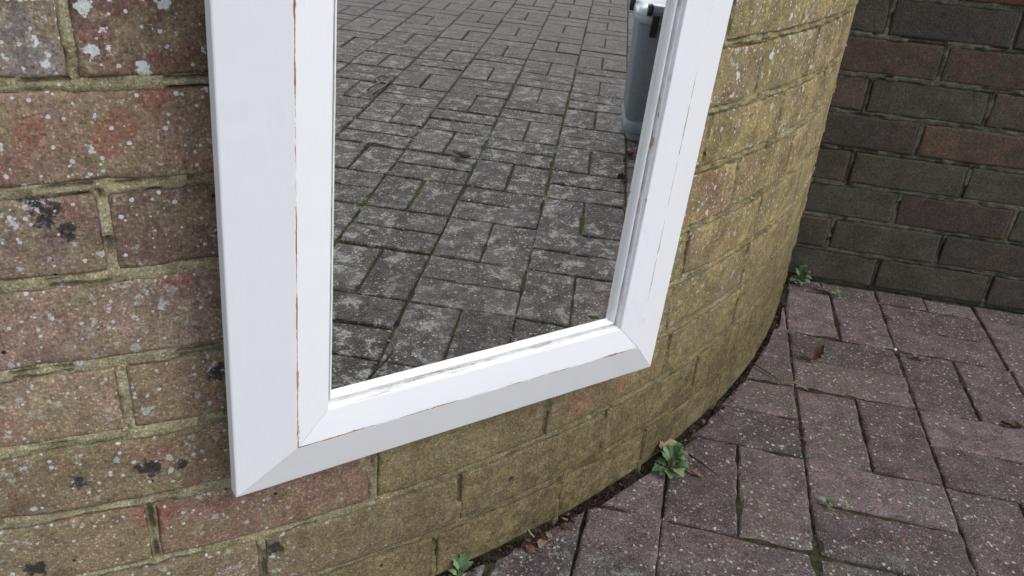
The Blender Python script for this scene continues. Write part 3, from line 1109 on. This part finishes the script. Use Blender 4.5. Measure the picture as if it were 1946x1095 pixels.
grip = tube("grip", [(-.114, .160, .398), (-.112, .160, .398), (.112, .160, .398), (.114, .160, .398)], [.0125, .0150, .0150, .0125], M_TUBE, caddy, 20)
for sx in (-1, 1):
    tube("end_cap", [(sx * .1145, .160, .398), (sx * .1155, .160, .398), (sx * .126, .160, .398), (sx * .128, .160, .398)], [.0150, .0172, .0172, .0150], M_BLACK, caddy, 20)
    x0 = sx * .100
    prof = [(.130, .318), (.140, .322), (.167, .383), (.167, .394), (.142, .394), (.130, .378)]
    vs = [(x0 - .009, y, z) for y, z in prof] + [(x0 + .009, y, z) for y, z in prof]
    n = len(prof)
    fs = [tuple(range(n)), tuple(range(n, 2 * n))[::-1]] + [(k, k + n, (k + 1) % n + n, (k + 1) % n) for k in range(n)]
    mesh_obj("bracket", vs, fs, M_BLACK, caddy)
    arm = [(sx * .158, -.03, .360), (sx * .158, -.035, .385), (sx * .158, -.05, .425), (sx * .156, -.07, .46)]
    tube("handle_arm", arm, [.008, .009, .008, .007], M_BLACK, caddy, 10)
tube("carry_handle", [(-.156, -.07, .46), (-.14, -.075, .472), (-.1, -.078, .477), (.1, -.078, .477), (.14, -.075, .472), (.156, -.07, .46)], .008, M_BLACK, caddy, 12)


# ------------------------------------------------------------------ weeds
def leaf_shape(L, W, lobes, seed):
    """flat lobed blade along +y from 0..L, returns outline left/right half widths"""
    r = random.Random(seed)
    n = 18
    out = []
    for i in range(n + 1):
        t = i / n
        env = math.sin(math.pi * min(1, t ** 0.8)) ** 0.7
        lob = 0.62 + 0.38 * abs(math.cos(lobes * math.pi * t + 0.4))
        out.append((t * L, W * env * lob * r.uniform(.92, 1.08)))
    out[0] = (0, W * .05); out[-1] = (L, W * .02)
    return out


def weed_leaf(parent, base, az, L, W, rise, droop, seed, lobes=3, petiole=0.5, name="leaf", m=None):
    r = random.Random(seed)
    sh = leaf_shape(L, W, lobes, seed)
    verts, faces = [], []
    d = Vector((math.cos(az), math.sin(az), 0)); s = Vector((-math.sin(az), math.cos(az), 0))
    pl = L * petiole
    def spine(u):                     # u: distance along petiole+blade
        f = u / (pl + L)
        z = rise * math.sin(min(1.0, f * 1.15) * math.pi / 2) - droop * f * f
        return Vector(base) + d * (u * (0.55 + 0.45 * f)) + Vector((0, 0, z))
    n = len(sh)
    for (t, w) in sh:
        c = spine(pl + t)
        fold = 0.28 * w
        verts += [c + s * w + Vector((0, 0, fold)), c, c - s * w + Vector((0, 0, fold))]
    for i in range(n - 1):
        a = i * 3
        faces += [(a, a + 1, a + 4, a + 3), (a + 1, a + 2, a + 5, a + 4)]
    o = mesh_obj(name, verts, faces, m or M_GREEN, parent, True)
    pts = [spine(pl * k / 4) for k in range(5)]
    tube("stalk", [tuple(p) for p in pts], [W * .12] * 4 + [W * .07], M_STEM, o, 6)
    return o


def weed(x, y, z, spec, label, size=1.0, seed=0):
    t = empty("weed_plant", (x, y, z))
    tag(t, label, "weed", "weeds rooted in the joints")
    r = random.Random(seed)
    for k, (az, L, W, rise, droop) in enumerate(spec):
        weed_leaf(t, (0, 0, 0), math.radians(az), L * size, W * size, rise * size, droop * size, seed * 50 + k, r.choice([2, 3, 3]))
    return t


ROS = [(100, .017, .0095, .032, .004), (60, .018, .0105, .038, .004), (20, .018, .011, .033, .006), (-20, .018, .011, .024, .008), (-60, .020, .0115, .022, .010), (-95, .017, .011, .015, .008),
       (-130, .016, .0105, .012, .006), (165, .015, .008, .016, .005), (205, .020, .0115, .012, .004), (135, .013, .008, .028, .003), (40, .012, .007, .044, .002), (-40, .014, .0085, .037, .004), (0, .010, .006, .030, .001)]
weed(0.251, 0.943, 0.0, ROS, "leafy green weed growing at the foot of the curved wall beside a tan dead leaf", 1.0, 3)
weed(-0.033, 0.706, 0.0, [(115, .016, .0065, .026, .002), (75, .017, .007, .030, .001), (40, .016, .006, .024, .003), (160, .012, .005, .014, .003)], "three-leaved green seedling at the wall foot cut by the photo's bottom edge", 0.85, 5)
weed(0.632, 1.632, 0.0, ROS, "tall ragged green weed in the corner where the two brick walls meet", 0.9, 8)
weed(0.704, 1.578, 0.0, [(30, .012, .004, .006, .002), (170, .012, .004, .006, .002), (250, .010, .004, .008, .002), (100, .010, .004, .008, .001)], "tiny sprig in a paver joint just below the dark brick wall", 1.3, 11)
weed(0.470, 0.899, 0.0, [(20, .009, .004, .006, .001), (150, .009, .004, .006, .001), (260, .008, .004, .005, .001)], "pair of tiny seedlings in the paver joint right of the big weed", 1.2, 12)
weed(0.495, 0.893, 0.0, [(60, .006, .003, .004, .001), (200, .006, .003, .005, .001)], "smallest pinhead seedling beside the pair of seedlings in the joint", 1.1, 13)
RW = [(1.115, 0.029, .8), (1.003, 0.047, 1.2), (0.874, 0.078, .9), (1.364, -0.034, .9), (1.600, 0.463, 1.3), (1.464, -0.027, .6), (1.540, 0.161, .7), (1.579, 0.009, .6), (2.02, 0.024, .7), (0.41, 0.405, 1.2)]


# mossy tufts in the joints of the drive: nobody could count them
def tufts(name, pts, m, L, W, seed):
    r = random.Random(seed)
    verts, faces = [], []
    for (x, y, z, n) in pts:
        for k in range(n):
            az = r.uniform(0, 6.28)
            l = L * r.uniform(.5, 1.2); w = W * r.uniform(.6, 1.3)
            px, py = x + r.gauss(0, .006), y + r.gauss(0, .006)
            d = Vector((math.cos(az), math.sin(az), 0)); s = Vector((-math.sin(az), math.cos(az), 0))
            b = Vector((px, py, z)); o = len(verts)
            up = r.uniform(.3, 1.0)
            p1 = b + d * l * .5 + Vector((0, 0, l * up * .6)); p2 = b + d * l + Vector((0, 0, l * up * .55))
            verts += [b + s * w * .3, b - s * w * .3, p1 - s * w, p1 + s * w, p2]
            faces += [(o, o + 1, o + 2, o + 3), (o + 3, o + 2, o + 4)]
    return mesh_obj(name, verts, faces, m, None, True)


r = random.Random(21)
tp = []
for k in range(520):
    i = r.randint(3, 16); j = r.randint(-1, 9)
    if r.random() < .5: p = gpt(i, j + r.random())
    else: p = gpt(i + r.random(), j)
    if r.random() < .35: p = gpt(i, j)
    if p[0] - p[1] < -0.25: continue
    if float(vnoise(np.array(p[0] * 2.1), np.array(p[1] * 2.1), 77)) < -0.15: continue
    tp.append((p[0], p[1], -0.007, r.randint(3, 12)))
for (x, y, s) in RW:
    for q in range(3): tp.append((x + r.gauss(0, .008), y + r.gauss(0, .008), -0.006, int(14 * s)))
ms = tufts("joint_moss", tp, M_GREEN, .009, .0022, 4)
tag(ms, "small green moss and seedlings sprouting from the joints of the reflected paving", "moss", kind='stuff')


# ------------------------------------------------------------------ dead leaves
def dead_leaf(name, loc, rot, L, W, m, label, seed, curl=0.8, lobes=4):
    r = random.Random(seed)
    sh = leaf_shape(L, W, lobes, seed)
    verts, faces = [], []
    nx = 7
    for (t, w) in sh:
        u = t / L
        for k in range(nx):
            q = (k / (nx - 1)) * 2 - 1
            x = q * w
            z = curl * (q * q) * w * 0.9 + curl * 0.35 * L * (u - .5) ** 2 * 2 + r.gauss(0, .0006) + 0.0016 * math.sin(9 * u + 3 * q + seed)
            verts.append((x * (1 - .22 * curl * q * q), t - L / 2, z))
    n = len(sh)
    for i in range(n - 1):
        for k in range(nx - 1):
            a = i * nx + k
            faces.append((a, a + 1, a + 1 + nx, a + nx))
    t = empty(name, loc, rot)
    b = mesh_obj("blade", verts, faces, m, t, True)
    mid = [(0, sh[i][0] - L / 2, np.mean([verts[i * nx + 3][2]]) - .0004) for i in range(0, n, 3)]
    mid = [(0, -L / 2 - L * .28, mid[0][2] + .002)] + mid
    tube("leaf_stalk", mid, [.0007] * len(mid), M_TWIG, t, 6)
    tag(t, label, "leaf", "dead leaves on the ground")
    return t


dead_leaf("dead_leaf", (0.250, 0.978, 0.016), (0.35, -0.3, 2.3), .052, .019, M_DRY, "pale tan lobed dead leaf propped against the curved wall behind the green weed", 31, .5, 4)
dead_leaf("dead_leaf", (0.290, 0.938, 0.004), (0.1, 0.1, -2.1), .030, .006, M_DRY, "narrow tan dead leaf scrap just right of the green weed", 32, .3, 2)
dead_leaf("dead_leaf", (0.572, 1.305, 0.010), (0.75, 0.35, -0.6), .036, .015, M_DRY, "curled orange-brown dead leaf alone on the pavers near the curved wall", 33, 1.5, 3)
dead_leaf("dead_leaf", (0.846, 1.131, 0.004), (0.1, 0.25, 1.4), .034, .010, M_DRYRED, "dark rust-red dead leaf in a paver joint at the photo's right edge", 34, .7, 3)
dead_leaf("dead_leaf", (0.676, 1.596, 0.005), (0.4, 0.2, 0.6), .034, .010, M_DRYGREY, "brown dead leaf lying at the foot of the dark brick wall", 35, .6, 3)
dead_leaf("dead_leaf", (0.775, 1.335, 0.003), (0.1, 0.2, 1.3), .024, .006, M_DRY, "small flat brown leaf scrap beside the white pebble", 36, .5, 2)
dead_leaf("dead_leaf", (1.313, 0.167, 0.006), (0.1, 0.1, 0.3), .075, .020, M_DRYGREY, "greyish curled dead leaf on the paving in the middle of the mirror reflection", 37, .7, 2)
dead_leaf("dead_leaf", (1.600, 0.575, 0.006), (0.3, 0.1, 1.1), .060, .018, M_DRYRED, "dark shrivelled dead leaf reflected just in front of the grey caddy", 38, 1.0, 4)
dead_leaf("dead_leaf", (1.405, 0.590, 0.004), (0.1, 0.3, 2.0), .045, .014, M_DRYRED, "dark red leaf scrap reflected low beside the mirror's right edge", 39, .9, 3)

# ------------------------------------------------------------------ twigs, pebble, wire
def twig(loc, pts, rad, m, label, name="twig", group="twigs on the ground"):
    t = tube(name, pts, rad, m, None, 7)
    t.location = loc
    return tag(t, label, name if name == "twig" else "string", group)


twig((0.0458, 0.789, 0.004), [(-.012, .012, .022), (-.004, .006, .012), (.004, -.002, .004), (.010, -.006, .0)], [.0005, .0008, .0009, .0007], M_STRAW, "short pale straw leaning on the wall foot near the photo's bottom")
twig((0.455, 1.245, 0.003), [(-.030, .035, .0), (-.008, .010, .003), (.010, -.012, .002), (.026, -.030, .0)], [.0008, .0012, .0012, .0008], M_TWIG, "thin dark twig crossing a paver between the wall and the curled leaf")
twig((0.300, 0.955, 0.005), [(-.020, .020, .006), (0, .002, .004), (.022, -.020, 0)], [.0012, .0016, .0009], M_TWIG, "short thick dark twig beside the green weed")
twig((0.505, 1.205, 0.003), [(-.028, .012, .0), (0, 0, .003), (.020, -.014, .0)], [.0007, .001, .0007], M_STRAW, "faint tan twig on the pavers right of the dark twig")
twig((0.348, 0.419, 0.004), [(-.060, -.007, 0), (-.027, -.003, .003), (0, 0, .007), (.026, -.005, .004), (.048, -.021, .001)], [.0010, .0013, .0020, .0012, .0008], M_TWIG, "knotted twig among grass at the mirror's lower left reflection")
SP = [(1.721, -0.337), (1.770, -0.343), (1.8215, -0.349), (1.852, -0.3726), (1.867, -0.3846), (1.907, -0.378), (1.903, -0.3415), (1.8645, -0.327), (1.81, -0.314), (1.753, -0.3066), (1.69, -0.30)]
wire = tube("string", [(x - 1.80, y + 0.34, .004 + .002 * (k % 2)) for k, (x, y) in enumerate(SP)], .0026, M_DRYRED, None, 8)
wire.location = (1.80, -0.34, 0.0)
tag(wire, "thin reddish string looped on the paving at the mirror's left", "string")

bm = bmesh.new()
bmesh.ops.create_icosphere(bm, subdivisions=2, radius=.0036)
for v in bm.verts:
    v.co.z *= .75; v.co += v.co.normalized() * random.uniform(-.0004, .0004)
me = bpy.data.meshes.new("pebble"); bm.to_mesh(me); bm.free(); me.materials.append(M_PEBBLE)
for p in me.polygons: p.use_smooth = True
pb = bpy.data.objects.new("pebble", me); COL.objects.link(pb); pb.location = (0.743, 1.364, 0.001)
tag(pb, "bright white round pebble lodged in a paver joint", "pebble")

# ------------------------------------------------------------------ litter in the gap along the wall foot and in the joints
r = random.Random(77)
verts, faces, fmat = [], [], []


def crumb(x, y, z, s, flat, mi):
    o = len(verts)
    R = Euler((r.uniform(0, 6), r.uniform(0, 6), r.uniform(0, 6))).to_matrix() if not flat else Euler((r.gauss(0, .5), r.gauss(0, .5), r.uniform(0, 6))).to_matrix()
    n = 5
    ring = [Vector((math.cos(a) * s * r.uniform(.6, 1.2), math.sin(a) * s * r.uniform(.4, .9), 0)) for a in [k * 6.283 / n for k in range(n)]]
    h = s * (.12 if flat else .6)
    top = Vector((0, 0, h)); bot = Vector((0, 0, -h * .6))
    for v in ring + [top, bot]:
        q = R @ v
        verts.append((x + q.x, y + q.y, z + q.z))
    for k in range(n):
        faces.append((o + k, o + (k + 1) % n, o + n)); fmat.append(mi)
        faces.append((o + (k + 1) % n, o + k, o + n + 1)); fmat.append(mi)


for k in range(2600):
    t = math.radians(r.uniform(-75, -17))
    rad = RAD + abs(r.gauss(0.003, 0.0045))
    dens = float(vnoise(np.array(t * 60), np.array(2.0), 88))
    if dens < -0.45: continue
    crumb(CEN[0] + rad * math.cos(t), CEN[1] + rad * math.sin(t), -0.003 + max(0, r.gauss(0, .0025)), r.uniform(.0009, .0034), False, 0)
for k in range(70):
    t = math.radians(r.uniform(-66, -20))
    rad = RAD + abs(r.gauss(0.006, 0.005))
    crumb(CEN[0] + rad * math.cos(t), CEN[1] + rad * math.sin(t), 0.001 + abs(r.gauss(0, .002)), r.uniform(.002, .006), True, 1 if r.random() < .3 else (2 if r.random() < .4 else 0))
for k in range(22):                                           # flakes in the wide gap near the front
    t = math.radians(r.uniform(-50.5, -47.5))
    rad = RAD + r.uniform(.004, .022)
    crumb(CEN[0] + rad * math.cos(t), CEN[1] + rad * math.sin(t), 0.000 + abs(r.gauss(0, .003)), r.uniform(.003, .009), True, r.choice([0, 1, 2, 2]))
for k in range(150):                                          # heap in a joint
    p = gpt(0.0 + r.gauss(0, .022), 1.72 + r.gauss(0, .12))
    crumb(p[0], p[1], -0.003 + abs(r.gauss(0, .0014)), r.uniform(.0008, .0028), False, 0 if r.random() < .85 else 1)
for k in range(420):                                          # crumbs along joints
    i = r.randint(-1, 3); j = r.randint(-1, 4)
    p = gpt(i + r.gauss(0, .012), j + r.random()) if r.random() < .5 else gpt(i + r.random(), j + r.gauss(0, .012))
    crumb(p[0], p[1], -0.003 + abs(r.gauss(0, .0012)), r.uniform(.0008, .0022), False, 0 if r.random() < .8 else 1)
for k in range(160):
    s = r.uniform(-.15, .6)
    p = BW0 + BD * s + BN * abs(r.gauss(.004, .006))
    crumb(p[0], p[1], -0.002 + abs(r.gauss(0, .002)), r.uniform(.001, .003), False, 0)
lt = mesh_obj("leaf_litter", verts, faces, M_LITTER)
lt.data.materials.append(M_DRY); lt.data.materials.append(M_DRYRED)
lt.data.polygons.foreach_set('material_index', fmat)
tag(lt, "dark crumbs and leaf flakes caught along the wall foot and paver joints", "litter", kind='stuff')
